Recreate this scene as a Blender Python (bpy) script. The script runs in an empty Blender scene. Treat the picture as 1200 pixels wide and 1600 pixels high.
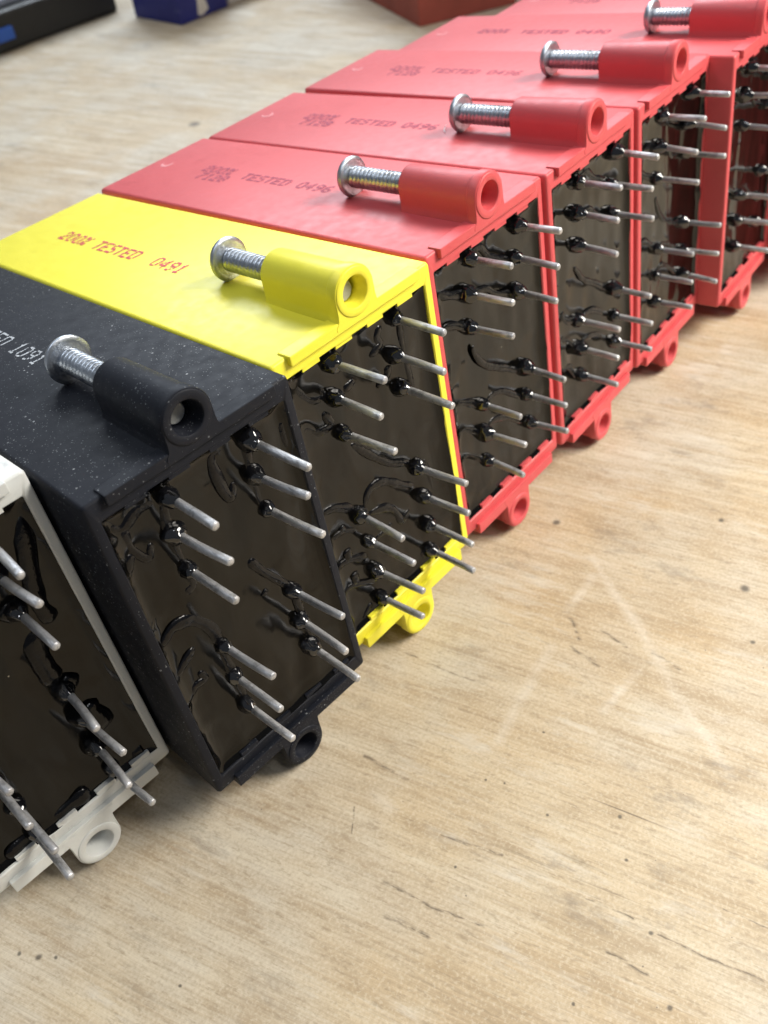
import bpy, bmesh, math, random
from mathutils import Vector, Matrix, noise

random.seed(7)
scene = bpy.context.scene
COL = scene.collection
S = 0.09                      # one module height in metres; all lengths below are in module heights
ZT = -0.165                   # table level below the front bottom edge of a module
def W3(x, y, z): return Vector((x * S, y * S, (z - ZT) * S))

# ------------------------------------------------------------------ camera
cam_d = bpy.data.cameras.new('camera')
cam = bpy.data.objects.new('camera', cam_d)
COL.objects.link(cam)
scene.camera = cam
RIGHT = Vector((0.63585, -0.76714, -0.08481))
DOWN = Vector((-0.57489, -0.39744, -0.71522))
FWD = Vector((0.51497, 0.50353, -0.69373))
m = Matrix.Identity(4)
for i in range(3):
    m[i][0] = RIGHT[i]; m[i][1] = -DOWN[i]; m[i][2] = -FWD[i]
m.translation = W3(-0.55188, -1.33675, 2.20324)
cam.matrix_world = m
cam_d.sensor_fit = 'VERTICAL'
cam_d.lens = 4.15
cam_d.sensor_height = 4.15 * 1600 / 1438.05
cam_d.sensor_width = cam_d.sensor_height * 0.75
cam_d.clip_start = 0.005
cam_d.clip_end = 50
cam_d.dof.use_dof = True
cam_d.dof.focus_distance = 2.25 * S
cam_d.dof.aperture_fstop = 2.8

# ------------------------------------------------------------------ world and lamps
world = bpy.data.worlds.new('World')
scene.world = world
world.use_nodes = True
bg = world.node_tree.nodes['Background']
bg.inputs[0].default_value = (0.80, 0.88, 1.0, 1)
bg.inputs[1].default_value = 0.18

def area(name, loc, target, sx, sy, power, color, spread=180):
    l = bpy.data.lights.new(name, 'AREA')
    l.shape = 'RECTANGLE'; l.size = sx; l.size_y = sy; l.energy = power; l.color = color; l.spread = math.radians(spread)
    o = bpy.data.objects.new(name, l); COL.objects.link(o)
    o.location = loc
    o.rotation_euler = (Vector(target) - Vector(loc)).to_track_quat('-Z', 'Y').to_euler()
    return o
CENTRE = (0.14, 0.0, 0.05)
area('front_lamp_right', (0.56, -0.46, 0.58), (0.19, -0.11, 0.0), 0.42, 0.32, 2.95, (1.0, 0.945, 0.85), 78)
area('front_lamp_left', (-0.02, -0.55, 1.00), CENTRE, 0.11, 0.09, 1.1, (0.93, 0.96, 1.0))
area('ceiling_lamp_back', (1.35, 1.25, 1.25), CENTRE, 1.4, 0.6, 36.0, (0.84, 0.92, 1.0))
area('ceiling_lamp_left', (-0.25, 0.75, 1.5), CENTRE, 1.3, 0.40, 9.0, (0.84, 0.92, 1.0))

scene.cycles.max_bounces = 6
scene.cycles.diffuse_bounces = 3
scene.cycles.glossy_bounces = 4
scene.cycles.transparent_max_bounces = 4
scene.cycles.caustics_reflective = False
scene.cycles.caustics_refractive = False
scene.cycles.use_adaptive_sampling = True
scene.cycles.adaptive_threshold = 0.02
scene.view_settings.view_transform = 'Standard'
scene.view_settings.look = 'None'
scene.view_settings.exposure = 0.0
scene.view_settings.gamma = 1.0
scene.view_settings.use_curve_mapping = False

# ------------------------------------------------------------------ node helpers
class NT:
    def __init__(self, name):
        self.mat = bpy.data.materials.new(name)
        self.mat.use_nodes = True
        self.t = self.mat.node_tree
        self.t.nodes.clear()
        self.out = self.t.nodes.new('ShaderNodeOutputMaterial')
    def n(self, typ, props=None, **ins):
        nd = self.t.nodes.new(typ)
        for k, v in (props or {}).items(): setattr(nd, k, v)
        for k, v in ins.items():
            key = k.replace('_', ' ')
            if k[0] == 'i' and k[1:].isdigit(): sock = nd.inputs[int(k[1:])]
            else: sock = nd.inputs[key]
            self.put(sock, v)
        return nd
    def put(self, sock, v):
        if isinstance(v, bpy.types.NodeSocket): self.t.links.new(v, sock)
        elif isinstance(v, bpy.types.Node): self.t.links.new(v.outputs[0], sock)
        else:
            if sock.type == 'RGBA' and len(v) == 3: v = (*v, 1)
            sock.default_value = v
    def math(self, op, a, b=0.0, clamp=False):
        return self.n('ShaderNodeMath', {'operation': op, 'use_clamp': clamp}, i0=a, i1=b).outputs[0]
    def vm(self, op, a, b=(0, 0, 0)):
        nd = self.n('ShaderNodeVectorMath', {'operation': op}, i0=a, i1=b)
        return nd.outputs[1] if op in ('DOT_PRODUCT', 'LENGTH', 'DISTANCE') else nd.outputs[0]
    def scale(self, a, s):
        nd = self.t.nodes.new('ShaderNodeVectorMath'); nd.operation = 'SCALE'
        self.put(nd.inputs[0], a); self.put(nd.inputs[3], s)
        return nd.outputs[0]
    def ramp(self, v, lo, hi, a=0.0, b=1.0):
        return self.n('ShaderNodeMapRange', {'clamp': True}, i0=v, i1=lo, i2=hi, i3=a, i4=b).outputs[0]
    def mix(self, f, a, b, mode='MIX'):
        nd = self.n('ShaderNodeMix', {'data_type': 'RGBA', 'blend_type': mode})
        self.put(nd.inputs[0], f); self.put(nd.inputs[6], a); self.put(nd.inputs[7], b)
        return nd.outputs[2]
    def noise(self, vec, scale, detail=4.0, rough=0.55, dist=0.0):
        return self.n('ShaderNodeTexNoise', None, Vector=vec, Scale=scale, Detail=detail, Roughness=rough, Distortion=dist).outputs[0]
    def coords(self, k=1.0 / S):
        tc = self.n('ShaderNodeTexCoord')
        return self.n('ShaderNodeMapping', None, Vector=tc.outputs['Object'], Scale=(k, k, k)).outputs[0]
    def bump(self, h, strength, dist):
        return self.n('ShaderNodeBump', None, Strength=strength, Distance=dist, Height=h).outputs[0]
    def bsdf(self, **ins):
        b = self.n('ShaderNodeBsdfPrincipled', None, **ins)
        self.t.links.new(b.outputs[0], self.out.inputs[0])
        return b

def plastic(name, col, rough=0.45, dust=0.0, dirt=0.0, dirtcol=(0.1, 0.08, 0.06), sss=0.0, vary=0.06, edge=None, spec=0.5):
    t = NT(name); rnd = t.n('ShaderNodeObjectInfo').outputs['Random']
    p = t.vm('ADD', t.coords(), t.n('ShaderNodeCombineXYZ', None, X=t.math('MULTIPLY', rnd, 23.0), Y=t.math('MULTIPLY', rnd, 57.0)).outputs[0])
    big = t.noise(p, 3.0, 3)
    fine = t.noise(p, 140.0, 2)
    c = t.mix(t.ramp(big, .3, .7, 0, 1), tuple(x * (1 - vary) for x in col), tuple(min(1, x * (1 + vary)) for x in col))
    c = t.mix(t.ramp(fine, .35, .65, 0, vary * 1.5), c, tuple(x * .7 for x in col))
    if dirt:
        d = t.ramp(t.noise(p, 9.0, 5, .7, .6), .60, .74, 0, dirt)
        c = t.mix(d, c, dirtcol)
    r = t.ramp(t.noise(p, 25.0, 4), .3, .7, rough - .05, rough + .07)
    if dust:
        v = t.n('ShaderNodeTexVoronoi', {'feature': 'F1'}, Vector=p, Scale=62.0)
        wn = t.n('ShaderNodeSeparateColor', None, Color=v.outputs['Color']).outputs[0]
        size = t.math('MULTIPLY', t.ramp(wn, .55, 1.0, 0.0, 1.0), .19)
        spk = t.math('LESS_THAN', v.outputs['Distance'], size)
        v2 = t.n('ShaderNodeTexVoronoi', {'feature': 'F1'}, Vector=p, Scale=170.0)
        w2 = t.n('ShaderNodeSeparateColor', None, Color=v2.outputs['Color']).outputs[1]
        spk2 = t.math('LESS_THAN', v2.outputs['Distance'], t.math('MULTIPLY', t.ramp(w2, .35, 1, 0, 1), .30))
        patch = t.ramp(t.noise(p, 5.0, 3), .38, .62)
        f = t.math('MULTIPLY', t.math('ADD', t.math('MULTIPLY', spk, .55), t.math('MULTIPLY', spk2, .30)), t.math('MULTIPLY', t.math('ADD', patch, .25), dust))
        c = t.mix(f, c, (.42, .44, .46))
    h = t.math('ADD', t.math('MULTIPLY', fine, .6), t.math('MULTIPLY', t.noise(p, 60.0, 3), .5))
    b = t.bsdf(Base_Color=c, Roughness=r, Normal=t.bump(h, .07, .0004))
    b.inputs['Specular IOR Level'].default_value = spec
    if sss:
        b.inputs['Subsurface Weight'].default_value = sss
        b.inputs['Subsurface Radius'].default_value = (1, .6, .4)
        b.inputs['Subsurface Scale'].default_value = .0015
    return t.mat

def resin(name, base, rough=.10, wav=.5):
    t = NT(name); p = t.coords()
    w = t.n('ShaderNodeMapping', None, Vector=p, Scale=(7, 7, 2.2)).outputs[0]
    h = t.math('ADD', t.noise(w, 1.0, 2, .4, .3), t.math('MULTIPLY', t.noise(p, 22.0, 2), .06))
    d = t.n('ShaderNodeTexVoronoi', {'feature': 'F1'}, Vector=p, Scale=24.0)
    wn = t.n('ShaderNodeSeparateColor', None, Color=d.outputs['Color']).outputs[0]
    spk = t.math('LESS_THAN', d.outputs['Distance'], t.math('MULTIPLY', t.ramp(wn, .72, 1.0), .085))
    film = t.ramp(t.noise(p, 6.0, 4, .6), .45, .75, 0, .30)
    c = t.mix(film, base, tuple(x * 2.6 for x in base))
    c = t.mix(t.math('MULTIPLY', spk, .6), c, (.34, .30, .22))
    r = t.ramp(t.noise(p, 9.0, 4), .35, .7, rough * .7, rough * 1.7)
    b = t.bsdf(Base_Color=c, Roughness=r, Normal=t.bump(h, wav, .0012)); b.inputs['IOR'].default_value = 1.36
    return t.mat

def gloss_resin():
    t = NT('gloss_black_resin'); p = t.coords()
    b = t.bsdf(Base_Color=(.004, .004, .005), Roughness=.06, Normal=t.bump(t.noise(p, 26.0, 2), .15, .0008))
    b.inputs['IOR'].default_value = 1.85
    return t.mat
def drip_resin():
    t = NT('black_resin_run'); p = t.coords()
    b = t.bsdf(Base_Color=(.0032, .0032, .0040), Roughness=t.ramp(t.noise(p, 20.0, 3), .35, .65, .08, .26), Normal=t.bump(t.noise(p, 40.0, 3), .3, .0010))
    b.inputs['IOR'].default_value = 1.33
    return t.mat

def metal_pin():
    t = NT('tinned_wire'); p = t.coords()
    info = t.n('ShaderNodeObjectInfo').outputs['Random']
    off = t.n('ShaderNodeCombineXYZ', None, X=t.math('MULTIPLY', info, 37.0), Y=t.math('MULTIPLY', info, 91.0)).outputs[0]
    q = t.vm('ADD', p, off)
    st = t.n('ShaderNodeMapping', None, Vector=q, Scale=(60, 14, 60)).outputs[0]
    stain = t.ramp(t.noise(st, 1.0, 5, .7), .50, .66)
    blot = t.ramp(t.noise(q, 26.0, 4, .7), .53, .66)
    tone = t.mix(info, (.44, .45, .48), (.58, .58, .59))
    c = t.mix(t.math('MULTIPLY', stain, .6), tone, (.16, .155, .15))
    c = t.mix(t.math('MULTIPLY', blot, .50), c, (.09, .085, .08))
    r = t.ramp(t.noise(st, 2.0, 3), .3, .7, .33, .6)
    t.bsdf(Base_Color=c, Metallic=.62, Roughness=r, Normal=t.bump(t.noise(st, 1.5, 4), .45, .0007))
    return t.mat

def metal_screw():
    t = NT('zinc_plated_steel'); p = t.coords()
    c = t.mix(t.ramp(t.noise(p, 22.0, 5, .7), .46, .66, 0, .65), (.52, .555, .61), (.22, .23, .24))
    r = t.ramp(t.noise(p, 40.0, 4), .3, .7, .28, .44)
    t.bsdf(Base_Color=c, Metallic=1.0, Roughness=r, Normal=t.bump(t.noise(p, 70.0, 3), .15, .0005))
    return t.mat

def ink(name, col, cover=.9):
    t = NT(name); p = t.coords()
    f = t.ramp(t.noise(p, 90.0, 3, .7), .28, .46, 0, 1)
    b = t.n('ShaderNodeBsdfPrincipled', None, Base_Color=col, Roughness=.5)
    tr = t.n('ShaderNodeBsdfTransparent')
    mx = t.n('ShaderNodeMixShader', None, i0=t.math('MULTIPLY', f, cover), i1=tr.outputs[0], i2=b.outputs[0])
    t.t.links.new(mx.outputs[0], t.out.inputs[0])
    return t.mat

# ------------------------------------------------------------------ the plywood bench top
DARK = [((0.127,-0.512),(0.156,-0.638),.009),((0.156,-0.638),(0.200,-0.786),.006),((0.067,-0.562),(0.097,-0.684),.010),
 ((0.328,-0.549),(0.378,-0.713),.006),((0.246,-0.308),(0.180,-0.349),.004),((0.388,-0.222),(0.406,-0.376),.007),
 ((0.744,-0.081),(0.786,-0.327),.005),((0.443,-1.131),(0.500,-1.379),.005),
 ((0.330,-1.054),(0.347,-1.148),.006),((0.597,-1.223),(0.619,-1.328),.004),
 ((0.412,-0.943),(0.443,-1.062),.004),((1.172,-0.431),(1.112,-0.503),.010),
 ((1.186,-0.540),(1.177,-0.636),.008),((1.201,-0.711),(1.192,-0.802),.009),((1.073,-0.492),(1.061,-0.602),.009)]
CHALK = [((1.446,-0.352),(1.338,-0.500),.016),((1.338,-0.500),(1.268,-0.631),.020),((1.268,-0.631),(1.097,-0.849),.020),
 ((1.097,-0.849),(0.951,-1.076),.018),((1.369,-0.397),(1.207,-0.410),.018),((1.038,-0.444),(0.900,-0.462),.018),
 ((0.900,-0.462),(0.656,-0.511),.018),((1.114,-0.715),(0.925,-0.692),.016),((1.016,-0.213),(1.042,-0.295),.006),
 ((0.573,-1.218),(0.551,-1.245),.012),((0.551,-1.245),(0.585,-1.259),.010),((0.306,-0.317),(0.301,-0.391),.022)]
DOTS = [(0.662,-0.903,.009),(0.548,-0.743,.006),(0.531,-0.547,.006),(0.281,-0.631,.006),(-0.378,-0.272,.006),(-0.554,0.070,.012),
 (0.563,-0.975,.007),(0.438,-1.116,.008),(0.555,-0.598,.005),(1.858,-0.629,.014),(0.179,-1.048,.007),
 (0.309,-1.225,.010),(0.762,-0.592,.006),(1.606,-0.828,.020),(1.415,-0.935,.012),(1.523,-0.163,.02),(-0.53,.03,.007),(-.58,.12,.008),
 (1.9,4.2,.05),(1.0,3.6,.09),(2.6,3.3,.05),(3.4,3.9,.06)]

def plywood():
    t = NT('pale_plywood'); p = t.coords()
    wob = t.n('ShaderNodeTexNoise', None, Vector=p, Scale=9.0, Detail=2.0).outputs[1]
    pw = t.vm('ADD', p, t.scale(t.vm('SUBTRACT', wob, (.5, .5, .5)), .026))
    g = t.n('ShaderNodeMapping', None, Vector=p, Rotation=(0, 0, math.radians(76))).outputs[0]
    bend = t.n('ShaderNodeTexNoise', None, Vector=g, Scale=.8, Detail=2.0).outputs[0]
    sep = t.n('ShaderNodeSeparateXYZ', None, Vector=g)
    v = t.math('ADD', sep.outputs[1], t.math('MULTIPLY', bend, .05))
    g2 = t.n('ShaderNodeCombineXYZ', None, X=sep.outputs[0], Y=v).outputs[0]
    def stretched(sx, sy, off=0.0, **k):
        q = t.n('ShaderNodeMapping', None, Vector=g2, Scale=(sx, sy, 1), Location=(off, off * 1.7, off)).outputs[0]
        return t.noise(q, 1.0, **k)
    fine = stretched(2.6, 105, 1.3, detail=3, rough=.6)
    med = stretched(.75, 24, 4.1, detail=3, rough=.6)
    broad = stretched(.35, 2.6, 7.7, detail=3, rough=.55)
    blot = t.noise(p, 1.5, 3, .55, .3)
    c = t.mix(t.ramp(broad, .34, .66), (.45, .33, .195), (.565, .465, .32))
    c = t.mix(t.ramp(blot, .43, .62, 0, .80), c, (.515, .465, .38))
    mott = stretched(3.2, 8.5, 31.0, detail=5, rough=.65)
    c = t.mix(t.ramp(mott, .50, .64, 0, .60), c, (.35, .255, .15))
    c = t.mix(t.ramp(mott, .46, .32, 0, .45), c, (.62, .56, .44))
    c = t.mix(t.ramp(med, .46, .68, 0, .40), c, (.34, .235, .125))
    c = t.mix(t.ramp(fine, .50, .70, 0, .36), c, (.29, .22, .14))
    c = t.mix(t.ramp(fine, .46, .30, 0, .32), c, (.62, .555, .43))
    pore = stretched(20, 75, 41.0, detail=3, rough=.7)
    c = t.mix(t.ramp(pore, .54, .68, 0, .48), c, (.25, .185, .115))
    grit = t.noise(p, 110.0, 2, .6)
    c = t.mix(t.ramp(grit, .53, .69, 0, .28), c, (.29, .225, .15))
    c = t.mix(t.ramp(grit, .48, .34, 0, .30), c, (.66, .59, .46))
    scuff = t.math('MULTIPLY', t.ramp(stretched(3.0, 14, 21.0, detail=4, rough=.7), .52, .70, 0, .60), t.ramp(t.noise(p, 3.7, 3, .6), .44, .60))
    c = t.mix(scuff, c, (.64, .61, .54))
    # dark torn fibres
    streak = stretched(1.3, 44, 11.2, detail=2, rough=.5)
    gate = t.ramp(blot, .40, .56, 1, 0)
    crack = t.math('MULTIPLY', t.ramp(streak, .70, .78), gate)
    c = t.mix(t.math('MULTIPLY', crack, .75), c, (.11, .08, .05))
    # grey grime, drawn out along the grain
    gate2 = t.ramp(t.noise(p, 2.6, 2), .46, .60)
    gr = t.math('MULTIPLY', t.ramp(stretched(5, 11, 3.3, detail=5, rough=.75), .54, .72, 0, .65), gate2)
    c = t.mix(gr, c, (.20, .165, .13))
    # specks
    vo = t.n('ShaderNodeTexVoronoi', {'feature': 'F1'}, Vector=pw, Scale=9.0)
    wn = t.n('ShaderNodeSeparateColor', None, Color=vo.outputs['Color']).outputs[0]
    sp = t.math('LESS_THAN', vo.outputs['Distance'], t.math('MULTIPLY', t.ramp(wn, .74, 1.0), .045))
    vo2 = t.n('ShaderNodeTexVoronoi', {'feature': 'F1'}, Vector=pw, Scale=30.0)
    wn2 = t.n('ShaderNodeSeparateColor', None, Color=vo2.outputs['Color']).outputs[1]
    sp2 = t.math('LESS_THAN', vo2.outputs['Distance'], t.math('MULTIPLY', t.ramp(wn2, .88, 1.0), .08))
    c = t.mix(t.math('MULTIPLY', sp2, .7), c, (.13, .10, .08))
    c = t.mix(t.math('MULTIPLY', sp, .85), c, (.05, .042, .035))
    def seg(a, b, w, soft):
        ba = (b[0] - a[0], b[1] - a[1], 0); l2 = ba[0] ** 2 + ba[1] ** 2
        pa = t.vm('SUBTRACT', pw, (a[0], a[1], 0))
        h = t.math('MULTIPLY', t.vm('DOT_PRODUCT', pa, ba), 1 / l2, True)
        bs = t.n('ShaderNodeCombineXYZ', None, X=t.math('MULTIPLY', h, ba[0]), Y=t.math('MULTIPLY', h, ba[1])).outputs[0]
        df = t.vm('SUBTRACT', pa, bs)
        fl = t.vm('MULTIPLY', df, (1, 1, 0))
        return t.ramp(t.vm('LENGTH', fl), w * soft, w, 1, 0)
    def many(lst, soft):
        acc = None
        for a, b, w in lst:
            s = seg(a, b, w, soft)
            acc = s if acc is None else t.math('MAXIMUM', acc, s)
        return acc
    dk = t.math('MULTIPLY', many(DARK, 0.0), t.ramp(pore, .40, .56))
    c = t.mix(t.math('MULTIPLY', dk, .85), c, (.12, .09, .06))
    ck = t.math('MULTIPLY', many([(a, b, w * 1.35) for a, b, w in CHALK], 0.0), t.ramp(mott, .30, .56, 1, .35))
    c = t.mix(t.math('MULTIPLY', ck, .42), c, (.78, .74, .66))
    acc = None
    for x, y, r in DOTS:
        dd = t.vm('LENGTH', t.vm('MULTIPLY', t.vm('SUBTRACT', pw, (x, y, 0)), (1, 1, 0)))
        s = t.ramp(dd, r * .35, r * .9, 1, 0)
        acc = s if acc is None else t.math('MAXIMUM', acc, s)
    c = t.mix(t.math('MULTIPLY', acc, .8), c, (.06, .05, .04))
    h = t.math('ADD', t.math('MULTIPLY', fine, .5), t.math('MULTIPLY', med, .4))
    r = t.ramp(med, .3, .7, .52, .70)
    t.bsdf(Base_Color=c, Roughness=r, Normal=t.bump(h, .32, .0009))
    return t.mat

M = {
 'wood': plywood(),
 'white': plastic('aged_white_plastic', (.60, .61, .59), .42, dirt=.8, dirtcol=(.30, .31, .32), vary=.05),
 'black': plastic('dusty_black_plastic', (.0072, .0086, .0140), .58, dust=.85, vary=.12, spec=.23),
 'yellow': plastic('yellow_plastic', (.84, .76, .05), .42, dirt=.04, vary=.02),
 'red': plastic('red_plastic', (.61, .083, .092), .46, dirt=.06, dirtcol=(.75, .35, .32), vary=.05),
 'scuff': plastic('chalky_scuffed_plastic', (.72, .27, .28), .6, vary=.1),
 'resin': resin('potting_resin', (.0016, .0013, .0009)),
 'gloss': gloss_resin(),
 'drip': drip_resin(),
 'pin': metal_pin(),
 'screw': metal_screw(),
 'tip': plastic('dull_cut_steel', (.36, .36, .34), .5, vary=.2),
 'ink_red': ink('crimson_ink', (.55, .02, .05), .95),
 'ink_dark': ink('dark_ink', (.36, .006, .060), .62),
 'ink_white': ink('pale_ink', (.55, .58, .62), .75),
}

# ------------------------------------------------------------------ mesh helpers
def link(name, me, mat=None, parent=None):
    o = bpy.data.objects.new(name, me)
    COL.objects.link(o)
    if mat is not None and not me.materials: me.materials.append(mat)
    if parent is not None: o.parent = parent
    return o
def mesh(name, verts, faces, smooth=False, scale=S):
    me = bpy.data.meshes.new(name)
    me.from_pydata([(v[0] * scale, v[1] * scale, v[2] * scale) for v in verts], [], faces)
    me.validate(); me.update()
    if smooth is True: me.polygons.foreach_set('use_smooth', [True] * len(me.polygons))
    return me
def recalc(me):
    b = bmesh.new(); b.from_mesh(me); bmesh.ops.recalc_face_normals(b, faces=b.faces); b.to_mesh(me); b.free()
    return me
def soften(me, deg=35):
    b = bmesh.new(); b.from_mesh(me)
    bmesh.ops.remove_doubles(b, verts=b.verts, dist=1e-7)
    bmesh.ops.recalc_face_normals(b, faces=b.faces)
    for f in b.faces: f.smooth = True
    for e in b.edges:
        e.smooth = not (len(e.link_faces) == 2 and e.calc_face_angle(0) > math.radians(deg))
    b.to_mesh(me); b.free()
    return me
def loft(loops, cap0=True, cap1=True):
    n = len(loops[0]); V = [v for l in loops for v in l]; F = []
    for i in range(len(loops) - 1):
        for k in range(n):
            F.append((i * n + k, i * n + (k + 1) % n, (i + 1) * n + (k + 1) % n, (i + 1) * n + k))
    if cap0: F.append(tuple(range(n))[::-1])
    if cap1: F.append(tuple((len(loops) - 1) * n + k for k in range(n)))
    return V, F
def rrect(hx, z0, z1, r, y, n=4):
    pts = []
    for cx, cz, a0 in ((hx - r, z0 + r, -90), (hx - r, z1 - r, 0), (-hx + r, z1 - r, 90), (-hx + r, z0 + r, 180)):
        for i in range(n + 1):
            a = math.radians(a0 + 90 * i / n)
            pts.append((cx + r * math.cos(a), y, cz + r * math.sin(a)))
    return pts
def boxmesh(name, x0, x1, y0, y1, z0, z1, bev=.0, scale=S):
    b = bmesh.new()
    bmesh.ops.create_cube(b, size=1)
    for v in b.verts:
        v.co = Vector((x0 + (v.co.x + .5) * (x1 - x0), y0 + (v.co.y + .5) * (y1 - y0), z0 + (v.co.z + .5) * (z1 - z0))) * scale
    if bev: bmesh.ops.bevel(b, geom=b.edges[:], offset=bev * scale, segments=2, affect='EDGES', profile=.6)
    me = bpy.data.meshes.new(name); b.to_mesh(me); b.free()
    return me

HX = .2795; L = 1.5246; WB = .0248; HB = .0039          # half width, length, draft of sides and top
TILT = -math.radians(6.2)
IX, IZ0, IZ1 = .2525, .052, .945                          # the opening in the front
PLATE = .014

def housing_mesh():
    hb = HX - WB
    loops = [rrect(hb - .012, .010, 1 - HB - .012, .006, L), rrect(hb - .004, .003, 1 - HB - .004, .010, L - .004),
             rrect(hb, 0, 1 - HB, .013, L - .013), rrect(HX, 0, 1, .010, .008), rrect(HX - .002, .002, .998, .010, .0025), rrect(HX - .006, .006, .994, .008, 0),
             rrect(IX + .003, IZ0 - .003, IZ1 + .003, .006, 0), rrect(IX, IZ0, IZ1, .005, .003), rrect(IX - .004, IZ0 + .003, IZ1 - .003, .005, .08)]
    V, F = loft(loops, True, True)
    return soften(mesh('housing', V, F), 40)
HOUSING = housing_mesh()

def tooth_mesh():      # small crenellation under the rim
    return boxmesh('rim_tooth', -.029, .029, .0012, .05, -.009, .006, .0015)
TOOTH = tooth_mesh()

def lip_mesh(top):
    if top: return boxmesh('lip', -.23, .23, -PLATE, .03, .977, 1.0045, .003)
    return boxmesh('lip', -.222, .222, -PLATE, .03, -.020, .020, .003)
LIP_T, LIP_B = lip_mesh(True), lip_mesh(False)

LUG_Z, LUG_R, BORE = 1.057, .0640, .0385
def lug_mesh(cz, base, length, up):
    # inverted-U section round a bore, flaring where it meets the housing, with a ring at the mouth
    N = 48
    def outer(r, y, flare):
        out = []
        for k in range(N):
            a = 2 * math.pi * k / N
            x, z = r * math.cos(a), r * math.sin(a) * up
            if math.sin(a) < 0:          # lower half: straight sides down to the base
                t = -math.sin(a)
                depth = abs(cz - base)
                if t > .55:
                    x = math.copysign(min(1, (1 - t) / .45) ** .8, math.cos(a)) * (r + flare) if abs(math.cos(a)) > 1e-6 else 0
                    z = -depth * up
                else:
                    u = t / .55
                    x = math.copysign(r + flare * max(0, (u - .55) / .45) ** 2, math.cos(a))
                    z = -depth * u * up
            out.append((x, y, cz + z))
        return out
    def inner(r, y):
        return [(r * math.cos(2 * math.pi * k / N), y, cz + r * math.sin(2 * math.pi * k / N) * up) for k in range(N)]
    f = -PLATE - .001
    fl = .021
    loops = [inner(BORE, length), inner(BORE + .003, length + .001), outer(LUG_R - .0075, length, fl * .6), outer(LUG_R - .005, length - .006, fl * .6),
             outer(LUG_R - .002, .018, fl), outer(LUG_R + .0015, .014, fl), outer(LUG_R + .002, f + .003, fl), outer(LUG_R, f, fl),
             inner(BORE + .002, f), inner(BORE + .001, f + .003), inner(BORE, f + .02), inner(BORE - .003, f + .024), inner(BORE - .003, length - .01)]
    V, F = loft(loops, False, False)
    n = N
    for k in range(n):                   # close the bore back to the first loop
        a = (len(loops) - 1) * n
        F.append((a + k, a + (k + 1) % n, (k + 1) % n, k))
    return soften(mesh('lug', V, F), 38)
LUGT = lug_mesh(LUG_Z, .985, .262, 1)
LUGB = lug_mesh(-.078, .012, .262, -1)

def ring_mesh(cz):
    N = 48; f = -PLATE - .001
    def circ(r, y): return [(r * math.cos(2 * math.pi * k / N), y, cz + r * math.sin(2 * math.pi * k / N)) for k in range(N)]
    V, F = loft([circ(BORE + .002, f + .004), circ(BORE + .0022, f - .0020), circ(BORE + .0034, f - .0030), circ(LUG_R - .0045, f - .0030), circ(LUG_R - .002, f - .0015), circ(LUG_R - .001, f + .004)], False, False)
    return soften(mesh('mouth_ring', V, F), 50)
RING_T, RING_B = ring_mesh(LUG_Z), ring_mesh(-.078)

def cyl(name, r, y0, y1, bend=(0, 0), n=14, seg=6, tip=.003):
    loops = []
    for i in range(seg + 1):
        u = i / seg
        y = y0 + (y1 - y0) * u
        loops.append([(r * math.cos(2 * math.pi * k / n) + bend[0] * u * u, y, r * math.sin(2 * math.pi * k / n) + bend[1] * u * u) for k in range(n)])
    yt = y1 - tip if y1 < y0 else y1 + tip
    loops.append([(.75 * r * math.cos(2 * math.pi * k / n) + bend[0], yt, .75 * r * math.sin(2 * math.pi * k / n) + bend[1]) for k in range(n)])
    V, F = loft(loops)
    return soften(mesh(name, V, F), 50)

def blob_mesh(seed, sx=1.0):
    b = bmesh.new(); bmesh.ops.create_icosphere(b, subdivisions=4, radius=1)
    rs = random.Random(seed); off = Vector((rs.uniform(0, 50), rs.uniform(0, 50), rs.uniform(0, 50)))
    for v in b.verts:
        d = v.co.normalized()
        k = 1 + .16 * noise.noise(d * 1.5 + off)
        y = d.y
        fat = 1.0 + (.42 * max(0, y) ** 1.2)          # spreads where it meets the pool of resin
        slim = 1 - .35 * max(0, -y) ** 2
        v.co = Vector((d.x * .023 * k * fat * sx * slim, y * (.034 if y < 0 else .026) * k, d.z * .024 * k * fat * slim)) * S
    for f in b.faces: f.smooth = True
    me = bpy.data.meshes.new('resin_blob'); b.to_mesh(me); b.free()
    return me
BLOBS = [blob_mesh(s, x) for s, x in ((1, 1), (2, 1.1), (3, .95), (4, 1.15), (5, 1.0))]

def catmull(pts, k=6):
    P = [pts[0]] + list(pts) + [pts[-1]]; out = []
    for i in range(1, len(P) - 2):
        p0, p1, p2, p3 = [Vector(q) for q in P[i - 1:i + 3]]
        for j in range(k):
            t = j / k
            out.append(.5 * ((2 * p1) + (p2 - p0) * t + (2 * p0 - 5 * p1 + 4 * p2 - p3) * t * t + (3 * p1 - p0 - 3 * p2 + p3) * t ** 3))
    out.append(Vector(P[-2]))
    return out
def drip_mesh(pts, w, y0, seed=0):
    rs = random.Random(seed); ph = rs.uniform(0, 30)
    c = catmull([(x, 0, z) for x, z in pts]); n = 10; loops = []
    for i, p in enumerate(c):
        u = i / (len(c) - 1)
        tan = (c[min(i + 1, len(c) - 1)] - c[max(i - 1, 0)]).normalized()
        nor = Vector((-tan.z, 0, tan.x))
        env = min(1, (u + .03) * 6, (1.03 - u) * 6) ** .6
        ww = w * env * (.8 + .45 * (noise.noise(Vector((p.x * 22 + ph, p.z * 22, 3))) + .4))
        loops.append([tuple(p + nor * (ww * math.cos(2 * math.pi * k / n)) + Vector((0, y0 + .0 - ww * .38 * math.sin(2 * math.pi * k / n), 0))) for k in range(n)])
    V, F = loft(loops)
    me = recalc(mesh('resin_drip', V, F)); me.polygons.foreach_set('use_smooth', [True] * len(me.polygons))
    return me

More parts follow.
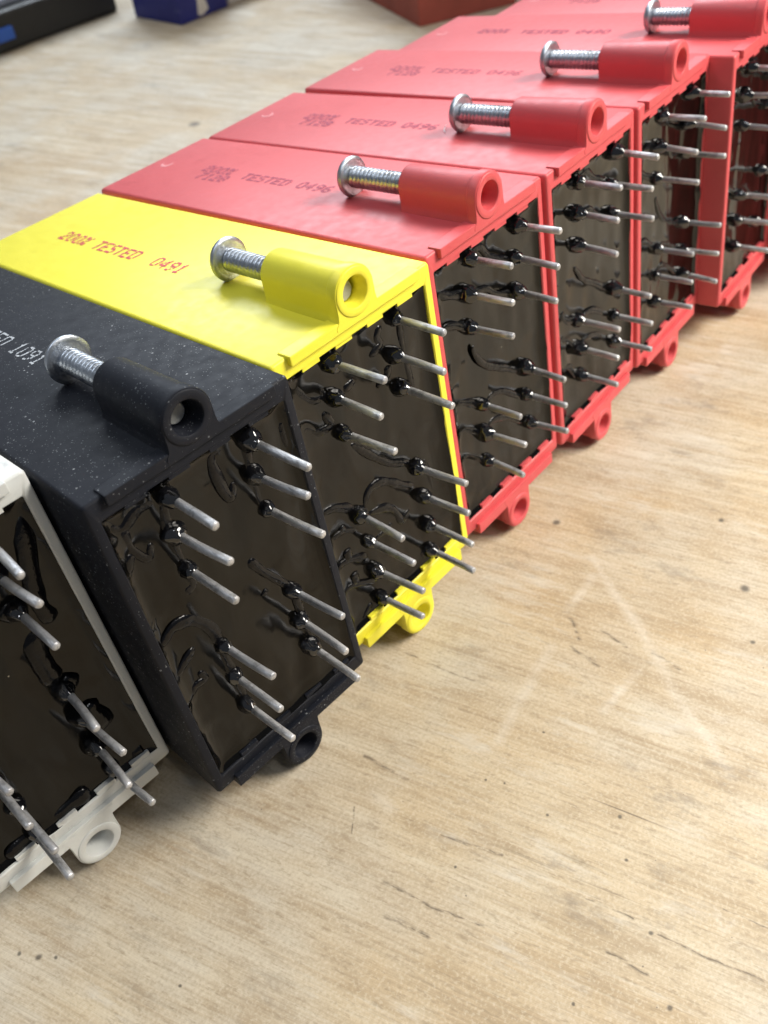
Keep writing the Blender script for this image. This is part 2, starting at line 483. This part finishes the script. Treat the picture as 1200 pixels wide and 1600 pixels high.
Y0 = .019
def pool_mesh(seed):
    nx, nz = 44, 84; V = []; F = []
    for j in range(nz + 1):
        for i in range(nx + 1):
            x = -IX + 2 * IX * i / nx; z = IZ0 + (IZ1 - IZ0) * j / nz
            ex = min(x + IX, IX - x); ez = min(z - IZ0, IZ1 - z)
            e = min(ex, ez)
            men = .012 * math.exp(-e / .011) + .0035 * math.exp(-e / .045)
            wv = .0085 * noise.noise(Vector((x * 5.5 + seed * 9, z * 2.6, seed))) + .0032 * noise.noise(Vector((x * 16, z * 6 + seed * 5, seed + 4)))
            lump = .004 * max(0, noise.noise(Vector((x * 14 + seed, z * 14, 8.3))) - .1) * math.exp(-e / .06) * 3
            V.append((x, Y0 - men + wv - lump, z))
    for j in range(nz):
        for i in range(nx):
            a = j * (nx + 1) + i
            F.append((a, a + 1, a + nx + 2, a + nx + 1))
    return mesh('potting_resin', V, F, True)

def screw_meshes():
    # head: washer-like pan head; shaft: helical thread. Axis along y, bearing face of the head at y = 0, shaft towards -y
    prof = [(.0, .0345), (.018, .0350), (.030, .0330), (.046, .0290), (.058, .0215), (.0640, .0130), (.0660, .0060), (.0660, .0020), (.0640, .0), (.052, -.0005), (.044, -.001), (.036, -.003)]
    n = 40; loops = []
    n = 40; loops = []
    prof = [(r * .92, y) for r, y in prof]
    for r, y in prof[1:]:
        loops.append([(r * math.cos(2 * math.pi * k / n), y, r * math.sin(2 * math.pi * k / n)) for k in range(n)])
    V, F = loft(loops); head = soften(mesh('head', V, F), 45)
    return head
def shaft_mesh(Lh):
    r0, dep, pitch = .0325, .0058, .0155
    n = 28; per = 6; rows = int(Lh / pitch * per); V = []; F = []
    for i in range(rows + 1):
        y = -Lh * i / rows
        for k in range(n):
            a = 2 * math.pi * k / n
            ph = (-y / pitch + k / n) % 1.0
            tri = abs(2 * ph - 1)
            r = r0 - dep * (1 - min(1, tri * 1.35))
            if i > rows - 5: r -= .0012 * (i - rows + 5)
            V.append((r * math.cos(a), y, r * math.sin(a)))
    for i in range(rows):
        for k in range(n):
            F.append((i * n + k, i * n + (k + 1) % n, (i + 1) * n + (k + 1) % n, (i + 1) * n + k))
    F.append(tuple(rows * n + k for k in range(n)))
    shaft = soften(mesh('shaft', V, F), 60)
    tip = [(0.0240 * math.cos(2 * math.pi * k / 24), -Lh - .0012, 0.0240 * math.sin(2 * math.pi * k / 24)) for k in range(24)]
    tip0 = [(0.0250 * math.cos(2 * math.pi * k / 24), -Lh + .004, 0.0250 * math.sin(2 * math.pi * k / 24)) for k in range(24)]
    V, F = loft([tip0, tip])
    return shaft, soften(mesh('cut_tip', V, F), 40)
HEAD = screw_meshes()
SHAFT_LONG, SHAFT_SHORT = shaft_mesh(.436), shaft_mesh(.34)

FONT = {'0': '01110 10001 10001 10001 10001 10001 01110', '1': '00100 01100 00100 00100 00100 00100 01110', '2': '01110 10001 00001 00110 01000 10000 11111',
 '4': '00010 00110 01010 10010 11111 00010 00010', '6': '00110 01000 10000 11110 10001 10001 01110', '7': '11111 00001 00010 00100 01000 01000 01000',
 '8': '01110 10001 10001 01110 10001 10001 01110', '9': '01110 10001 10001 01111 00001 00010 01100', '%': '11001 11010 00010 00100 01000 01011 10011',
 'T': '11111 00100 00100 00100 00100 00100 00100', 'E': '11111 10000 10000 11110 10000 10000 11111', 'S': '01111 10000 10000 01110 00001 00001 11110',
 'D': '11110 10001 10001 10001 10001 10001 11110'}
def text_mesh(lines, dot, seed):
    # lines: (string, y of the first character, x of the baseline, pitch, height); reads towards the front, letters upright towards +x
    rs = random.Random(seed); V = []; F = []
    for s, ys, xb, pitch, hgt in lines:
        for ci, ch in enumerate(s):
            if ch == ' ': continue
            jit = rs.uniform(-.001, .001)
            rows = FONT[ch].split()
            for r, row in enumerate(rows):
                for c, bit in enumerate(row):
                    if bit == '0' : continue
                    x = xb + hgt * (6 - r) / 6 + jit + rs.uniform(-.0005, .0005)
                    y = ys - ci * pitch - c * pitch * .155 + .0035 * (0 - (6 - r) / 6) + rs.uniform(-.0005, .0005)
                    z = 1 - HB * y / L + .0012
                    d = dot * rs.uniform(.75, 1.15); i0 = len(V); kx, ky = hgt / 6 * .62, pitch * .155 * .62
                    V += [(x - kx * d, y - ky * d * .6, z), (x - kx * d * .6, y - ky * d, z), (x + kx * d * .6, y - ky * d, z), (x + kx * d, y - ky * d * .6, z),
                          (x + kx * d, y + ky * d * .6, z), (x + kx * d * .6, y + ky * d, z), (x - kx * d * .6, y + ky * d, z), (x - kx * d, y + ky * d * .6, z)]
                    F.append(tuple(range(i0, i0 + 8)))
    return mesh('printed_text', V, F)

def arc_mark():
    V = []; F = []; n = 14
    for i in range(n + 1):
        a = math.radians(60 + 230 * i / n); w = .0055 * math.sin(math.pi * (i + .4) / (n + .8)) + .001
        for r in (.021 - w, .021 + w):
            V.append((r * math.cos(a), r * math.sin(a), 1 - HB + .0010))
    for i in range(n): F.append((2 * i, 2 * i + 1, 2 * i + 3, 2 * i + 2))
    return mesh('mould_mark', V, F)
MARK = arc_mark()

# ------------------------------------------------------------------ table
def tab():
    o = link('workbench', boxmesh('workbench', -7, 15, -6, 16, ZT - .22, ZT, 0), M['wood'])
    o.location = (0, 0, -ZT * S)
    o['kind'] = 'structure'
    o['label'] = 'pale scratched plywood workbench top'
    return o
tab()

# ------------------------------------------------------------------ modules
DRIPS_K = [[(-.118,.909),(-.170,.909),(-.212,.891),(-.245,.916)],[(-.212,.891),(-.214,.836),(-.186,.782),(-.169,.816)],[(-.219,.824),(-.247,.783)],
 [(.123,.908),(.042,.922),(.039,.829),(.053,.788),(.071,.823)],[(.135,.908),(.122,.812),(.121,.707)],[(-.105,.904),(-.120,.811),(-.117,.702)],
 [(-.117,.702),(-.114,.648),(-.142,.637)],[(.041,.598),(.072,.532),(.131,.430)],[(-.243,.546),(-.198,.573),(-.150,.553),(-.114,.493),(-.111,.432)],
 [(-.173,.480),(-.248,.434)],[(-.187,.400),(-.178,.366),(-.211,.368),(-.245,.335)],[(.135,.412),(.137,.309),(.144,.195)],[(-.111,.422),(-.108,.318),(-.104,.199)],
 [(.050,.481),(.058,.469)],[(-.196,.052),(-.162,.064),(-.120,.058)],[(-.026,.056),(-.002,.055)],[(.095,.053),(.121,.052)],[(.176,.052),(.203,.052)],[(.244,.897),(.238,.857),(.242,.808),(.247,.74)]]
DRIPS_Y = [[(.090,.909),(.070,.885),(.078,.859),(.036,.846)],[(.089,.787),(.082,.761),(.040,.748)],[(-.149,.915),(-.206,.920),(-.212,.889),(-.180,.842),(-.140,.832),(-.146,.871)],
 [(-.033,.812),(-.075,.808)],[(-.241,.770),(-.216,.781),(-.183,.748),(-.139,.743),(-.153,.789)],[(-.092,.650),(-.020,.554),(.037,.494),(.102,.454)],
 [(-.092,.432),(-.061,.472),(-.004,.457),(.066,.390),(.103,.363)],[(-.239,.515),(-.191,.501),(-.128,.450)],[(-.081,.397),(-.024,.374),(.010,.339),(.030,.286),(.066,.297)],
 [(-.235,.416),(-.179,.408),(-.138,.377)],[(-.187,.43),(-.182,.405)],[(-.237,.308),(-.197,.308),(-.126,.265)],[(-.190,.345),(-.186,.305)],[(-.241,.205),(-.203,.212),(-.112,.155)],[(-.185,.25),(-.183,.205)],[(-.086,.299),(-.033,.296),(-.009,.306)],
 [(.083,.116),(.080,.060),(-.021,.067)],[(-.149,.095),(-.209,.050)],[(.185,.060),(.222,.058)],[(.161,.423),(.172,.315),(.158,.190)],[(.16,.93),(.155,.8),(.165,.66)]]
DRIPS_A = [[(-.238,.873),(-.193,.843),(-.117,.812)],[(-.078,.793),(-.012,.776),(.033,.737),(.107,.704)],[(-.234,.758),(-.179,.741),(-.114,.694)],
 [(-.106,.635),(-.100,.598),(-.053,.535),(.033,.476),(.110,.422)],[(-.221,.496),(-.169,.469),(-.112,.420)],[(-.081,.405),(-.045,.420),(.021,.395),(.111,.315)],
 [(-.241,.394),(-.186,.377),(-.117,.317)],[(-.090,.314),(-.046,.325),(.033,.284),(.112,.213)],[(-.241,.297),(-.179,.274),(-.121,.209)],[(-.143,.917),(-.086,.912),(-.026,.914),(.025,.853),(.121,.804)],
 [(-.2,.055),(-.15,.062)],[(.02,.056),(.08,.058)]]
DRIPS_W = [[(.234,.898),(.178,.696),(.186,.609)],[(.128,.620),(.116,.526),(.121,.445)],[(.127,.439),(.162,.404)],[(.156,.328),(.164,.221)],[(.096,.717),(.125,.682)],
 [(.186,.065),(.224,.063)],[(-.054,.066),(-.011,.072),(.053,.065)],[(-.193,.066),(-.143,.079),(-.099,.073)]]
def vary(dr, seed):
    rs = random.Random(seed); out = []
    for d in dr:
        if rs.random() < .15: continue
        out.append([(max(-.247, min(.247, x + rs.uniform(-.012, .012))), z + rs.uniform(-.014, .014)) for x, z in d])
    return out

ROWS = [.900, .805, .695, .420, .310, .200]
def pinset(dx=0.0, extra=False, seed=1):
    rs = random.Random(seed); out = []
    for cx in (-.112, .125):
        for z in ROWS + ([.090] if extra else []):
            jx = .018 if z > .89 else 0
            out.append((cx + dx + jx + rs.uniform(-.006, .006), z + rs.uniform(-.004, .004)))
    return out

def module(label, mat, x, y, yaw, pins, plen, drips, text=None, inkm=None, mark=False, dripw=.0105, seed=0, group=None, wide=1.0):
    root = bpy.data.objects.new('potted_module', None); COL.objects.link(root)
    root.empty_display_size = .02
    root.rotation_euler = (Matrix.Rotation(yaw, 3, 'Z') @ Matrix.Rotation(TILT, 3, 'X')).to_euler()
    root.location = W3(x, y, 0)
    root.scale = (wide, 1, 1)
    root['label'] = label; root['category'] = 'module'
    if group: root['group'] = group
    def part(nm, me, mt, par=root, loc=None, rot=None):
        o = bpy.data.objects.new(nm, me); COL.objects.link(o); o.parent = par
        if len(me.materials) == 0: me.materials.append(mt)
        o.material_slots[0].link = 'OBJECT'; o.material_slots[0].material = mt
        if loc: o.location = Vector(loc) * S
        if rot: o.rotation_euler = rot
        return o
    hs = part('housing', HOUSING, mat)
    rs = random.Random(seed + 50)
    for tx in (-.165, -.052, .061, .174):
        part('rim_tooth', TOOTH, mat, hs, (tx, 0, IZ1))
    for tx in (-.15, -.03, .09, .2):
        part('rim_tooth', TOOTH, mat, hs, (tx, 0, IZ0 + .007))
    part('front_lip', LIP_T, mat); part('front_lip', LIP_B, mat)
    part('mouth_ring', RING_T, mat, part('mounting_lug', LUGT, mat)); part('mouth_ring', RING_B, mat, part('mounting_lug', LUGB, mat))
    pool = part('potting_resin', pool_mesh(seed * 1.37 + 2), M['resin'])
    for i, d in enumerate(drips):
        part('resin_drip', drip_mesh(d, dripw * rs.uniform(.95, 1.5), Y0, seed * 40 + i), M['drip'], pool)
    for i, pn in enumerate(pins):
        px, pz = pn[:2]; bend = pn[2] if len(pn) > 2 else (rs.uniform(-.013, .013), rs.uniform(-.008, .010))
        part('pin', cyl('pin', .0104, .05, -plen * rs.uniform(.90, 1.0), bend), M['pin'], root, (px, 0, pz))
        k = rs.uniform(.90, 1.18)
        b = part('resin_blob', BLOBS[(i + seed) % 5], M['gloss'], pool, (px - .002, Y0 - .006, pz + .002), (0, rs.uniform(-3, 3), 0))
        b.scale = (k, k * rs.uniform(.8, 1.2), k)
    if text:
        part('printed_text', text, inkm)
    if mark:
        part('mould_mark', MARK, M['scuff'], root, (-.004 + rs.uniform(-.01, .01), 1.44 + rs.uniform(-.012, .006), 0), (0, 0, rs.uniform(-1.2, 1.2)))
    return root

def screw(label, mod, heady, dz=0.0, long=False, group='screws standing in the module lugs'):
    root = bpy.data.objects.new('machine_screw', None); COL.objects.link(root)
    root.empty_display_size = .01
    root['label'] = label; root['category'] = 'screw'; root['group'] = group
    R = Matrix.Rotation(mod[2], 3, 'Z') @ Matrix.Rotation(TILT, 3, 'X')
    root.location = W3(mod[0], mod[1], 0) + (R @ Vector((0, heady, LUG_Z - .0035 + dz))) * S
    root.rotation_euler = (R @ Matrix.Rotation(random.uniform(-.012, .012), 3, 'Z')).to_euler()
    del root['group']
    link('head', HEAD, M['screw'], root); sh, tp = SHAFT_LONG if long else SHAFT_SHORT
    link('cut_tip', tp, M['tip'], link('shaft', sh, M['screw'], root))
    return root

POS = {'W': (-.2739, .1607, -.0751), 'K': (.2790, -.0818, -.0614), 'Y': (.8462, -.0554, -.0267), 'A': (1.4246, -.0449, .0011),
       'B': (1.9951, -.0461, .0339), 'C': (2.5604, -.0370, .0387), 'D': (3.123, -.1011, .0603), 'E': (3.700, -.222, .070)}
def red_text(num, seed, second=True):
    rs = random.Random(seed * 3); dy, dx = rs.uniform(-.018, .018), rs.uniform(-.008, .008)
    ls = [('200%', 1.240 + dy, -.008 + dx, .0385, .042), ('TESTED ' + num, 1.025 + dy, -.022 + dx, .0385, .040)]
    if second: ls.append(('7128', 1.215 + dy, -.066 + dx, .0385, .042))
    return text_mesh(ls, rs.uniform(1.15, 1.5), seed)

module('off-white potted module at the lower left corner, cropped by the frame', M['white'], *POS['W'], pinset(0, True, 3), .172, DRIPS_W, dripw=.022, seed=1)
module('dusty black potted module between the white and the yellow one', M['black'], *POS['K'], pinset(.004, False, 4), .178, DRIPS_K,
       text_mesh([('200% TESTED 1091', 1.255, -.022, .0385, .044)], .8, 4), M['ink_white'], seed=2, dripw=.0115)
module('bright yellow potted module printed 200% TESTED 0491', M['yellow'], *POS['Y'], pinset(0, True, 5), .165, DRIPS_Y,
       text_mesh([('200% TESTED  0491', 1.295, -.050, .0385, .044)], 1.0, 5), M['ink_red'], seed=3, dripw=.0100, wide=1.03)
module('red potted module directly against the yellow one', M['red'], *POS['A'], pinset(.010, False, 6), .143, DRIPS_A, red_text('0496', 6), M['ink_dark'], True, seed=4, dripw=.0095)
module('second red potted module counting from the yellow one', M['red'], *POS['B'], pinset(.016, False, 7), .142, vary(DRIPS_A, 3), red_text('0496', 7), M['ink_dark'], True, seed=5, dripw=.0095)
module('third red potted module counting from the yellow one', M['red'], *POS['C'], pinset(.014, False, 8), .142, vary(DRIPS_A, 4), red_text('0496', 8), M['ink_dark'], True, seed=6, dripw=.0095)
module('fourth red potted module from the yellow one, pushed forward with its side showing', M['red'], *POS['D'], pinset(.010, False, 9), .142, vary(DRIPS_A, 5), red_text('0490', 9, False), M['ink_dark'], True, seed=7, dripw=.0095)
module('last red potted module in the far top right corner', M['red'], *POS['E'], pinset(.010, False, 10), .142, vary(DRIPS_A, 6), red_text('0496', 10), M['ink_dark'], True, seed=8, dripw=.0095)

screw('zinc screw in the top lug of the black module', POS['K'], .468, long=True)
screw('zinc screw in the top lug of the yellow module', POS['Y'], .455, long=True)
screw('zinc screw in the top lug of the red module beside the yellow one', POS['A'], .488)
screw('zinc screw in the top lug of the second red module', POS['B'], .480)
screw('zinc screw in the top lug of the third red module', POS['C'], .478)
screw('zinc screw in the top lug of the fourth red module near the top edge', POS['D'], .425)

# a white plastic shaving lying by the second red module's screw
def sliver():
    V = []; n = 6; loops = []
    for i in range(9):
        u = i / 8; r = .0022 * (1 - .6 * abs(2 * u - 1))
        loops.append([(u * .05 - .025, .006 * math.sin(u * 3) + r * math.cos(2 * math.pi * k / n), .004 + r * math.sin(2 * math.pi * k / n) + .010 * u * u) for k in range(n)])
    V, F = loft(loops)
    o = link('plastic_shaving', recalc(mesh('plastic_shaving', V, F, True)), plastic('bright_white_plastic', (.85, .83, .82), .4))
    x, y, yaw = POS['B']; R = Matrix.Rotation(yaw, 3, 'Z') @ Matrix.Rotation(TILT, 3, 'X')
    o.location = W3(x, y, 0) + (R @ Vector((-.02, .545, .9975))) * S
    o.rotation_euler = (R @ Matrix.Rotation(.5, 3, 'Z')).to_euler()
    o['label'] = 'tiny white plastic shaving beside a screw head on the second red module'; o['category'] = 'shaving'
sliver()

# ------------------------------------------------------------------ things at the far side of the bench (out of focus)
def thing(name, label, cat, x, y, rot=0.0):
    o = bpy.data.objects.new(name, None); COL.objects.link(o); o.empty_display_size = .02
    o.location = W3(x, y, ZT); o.rotation_euler = (0, 0, rot)
    o['label'] = label; o['category'] = cat
    return o
card_blue = plastic('blue_printed_card', (.012, .018, .17), .5, dirt=.25, dirtcol=(.30, .32, .45), vary=.2)
card_brown = plastic('brown_red_card', (.30, .060, .040), .6, vary=.2)
card_red = plastic('dark_red_card', (.20, .02, .02), .5, vary=.2)
paper = plastic('pale_worn_paper', (.62, .60, .55), .7, vary=.1)
dark = plastic('dark_rubber', (.012, .012, .011), .5, vary=.2)
greyp = plastic('grey_blue_plastic', (.30, .34, .42), .35, vary=.2)
bluep = plastic('blue_plastic_tab', (.02, .10, .45), .4)

t = thing('tool_case', 'black tool case with grey lid at the top left', 'case', 3.3, 6.62, -.0)
link('body', boxmesh('body', -2.6, 1.60, 0, 1.2, 0, .30, .03), dark, t)
link('lid', boxmesh('lid', -2.4, 1.0, .12, 1.1, .30, .36, .02), greyp, t)
link('latch', boxmesh('latch', .22, .50, -.03, .01, .09, .19, .01), bluep, t)
link('side_panel', boxmesh('side_panel', -1.1, .55, .3, .8, .36, .62, .03), paper, t)

t = thing('carton', 'dark blue card carton with worn pale edge near the top left', 'box', 4.86, 5.69, .02)
link('body', boxmesh('body', 0, .56, 0, .62, .0, .62, .008), card_blue, t)
V = [(.20, -.004, .03), (.25, -.004, .015), (.33, -.004, .05), (.30, -.004, .16), (.26, -.004, .26), (.22, -.004, .18)]
link('torn_patch', mesh('torn_patch', V, [tuple(range(6))]), paper, t)
t = thing('card_sheet_box', 'pale low paper box behind the blue carton', 'box', 5.47, 5.74, -.08)
link('body', boxmesh('body', 0, .9, 0, .9, 0, .25, .01), paper, t)
link('lid_edge', boxmesh('lid_edge', -.012, .912, -.012, .912, .16, .262, .008), paper, t)
t = thing('carton', 'brown red cardboard carton beyond the far red modules', 'box', 5.67, 3.71, -.43)
link('body', boxmesh('body', 0, .9, 0, 1.5, 0, .55, .012), card_brown, t)
link('closing_flap', boxmesh('closing_flap', -.012, .0, .05, 1.45, .30, .56, .003), card_brown, t)
t = thing('carton', 'dark red carton behind the farthest red modules', 'box', 6.62, 3.30, -.30)
link('body', boxmesh('body', 0, .8, 0, 1.3, 0, .50, .012), card_red, t)
link('closing_flap', boxmesh('closing_flap', .05, .75, -.012, .0, .28, .51, .003), card_red, t)
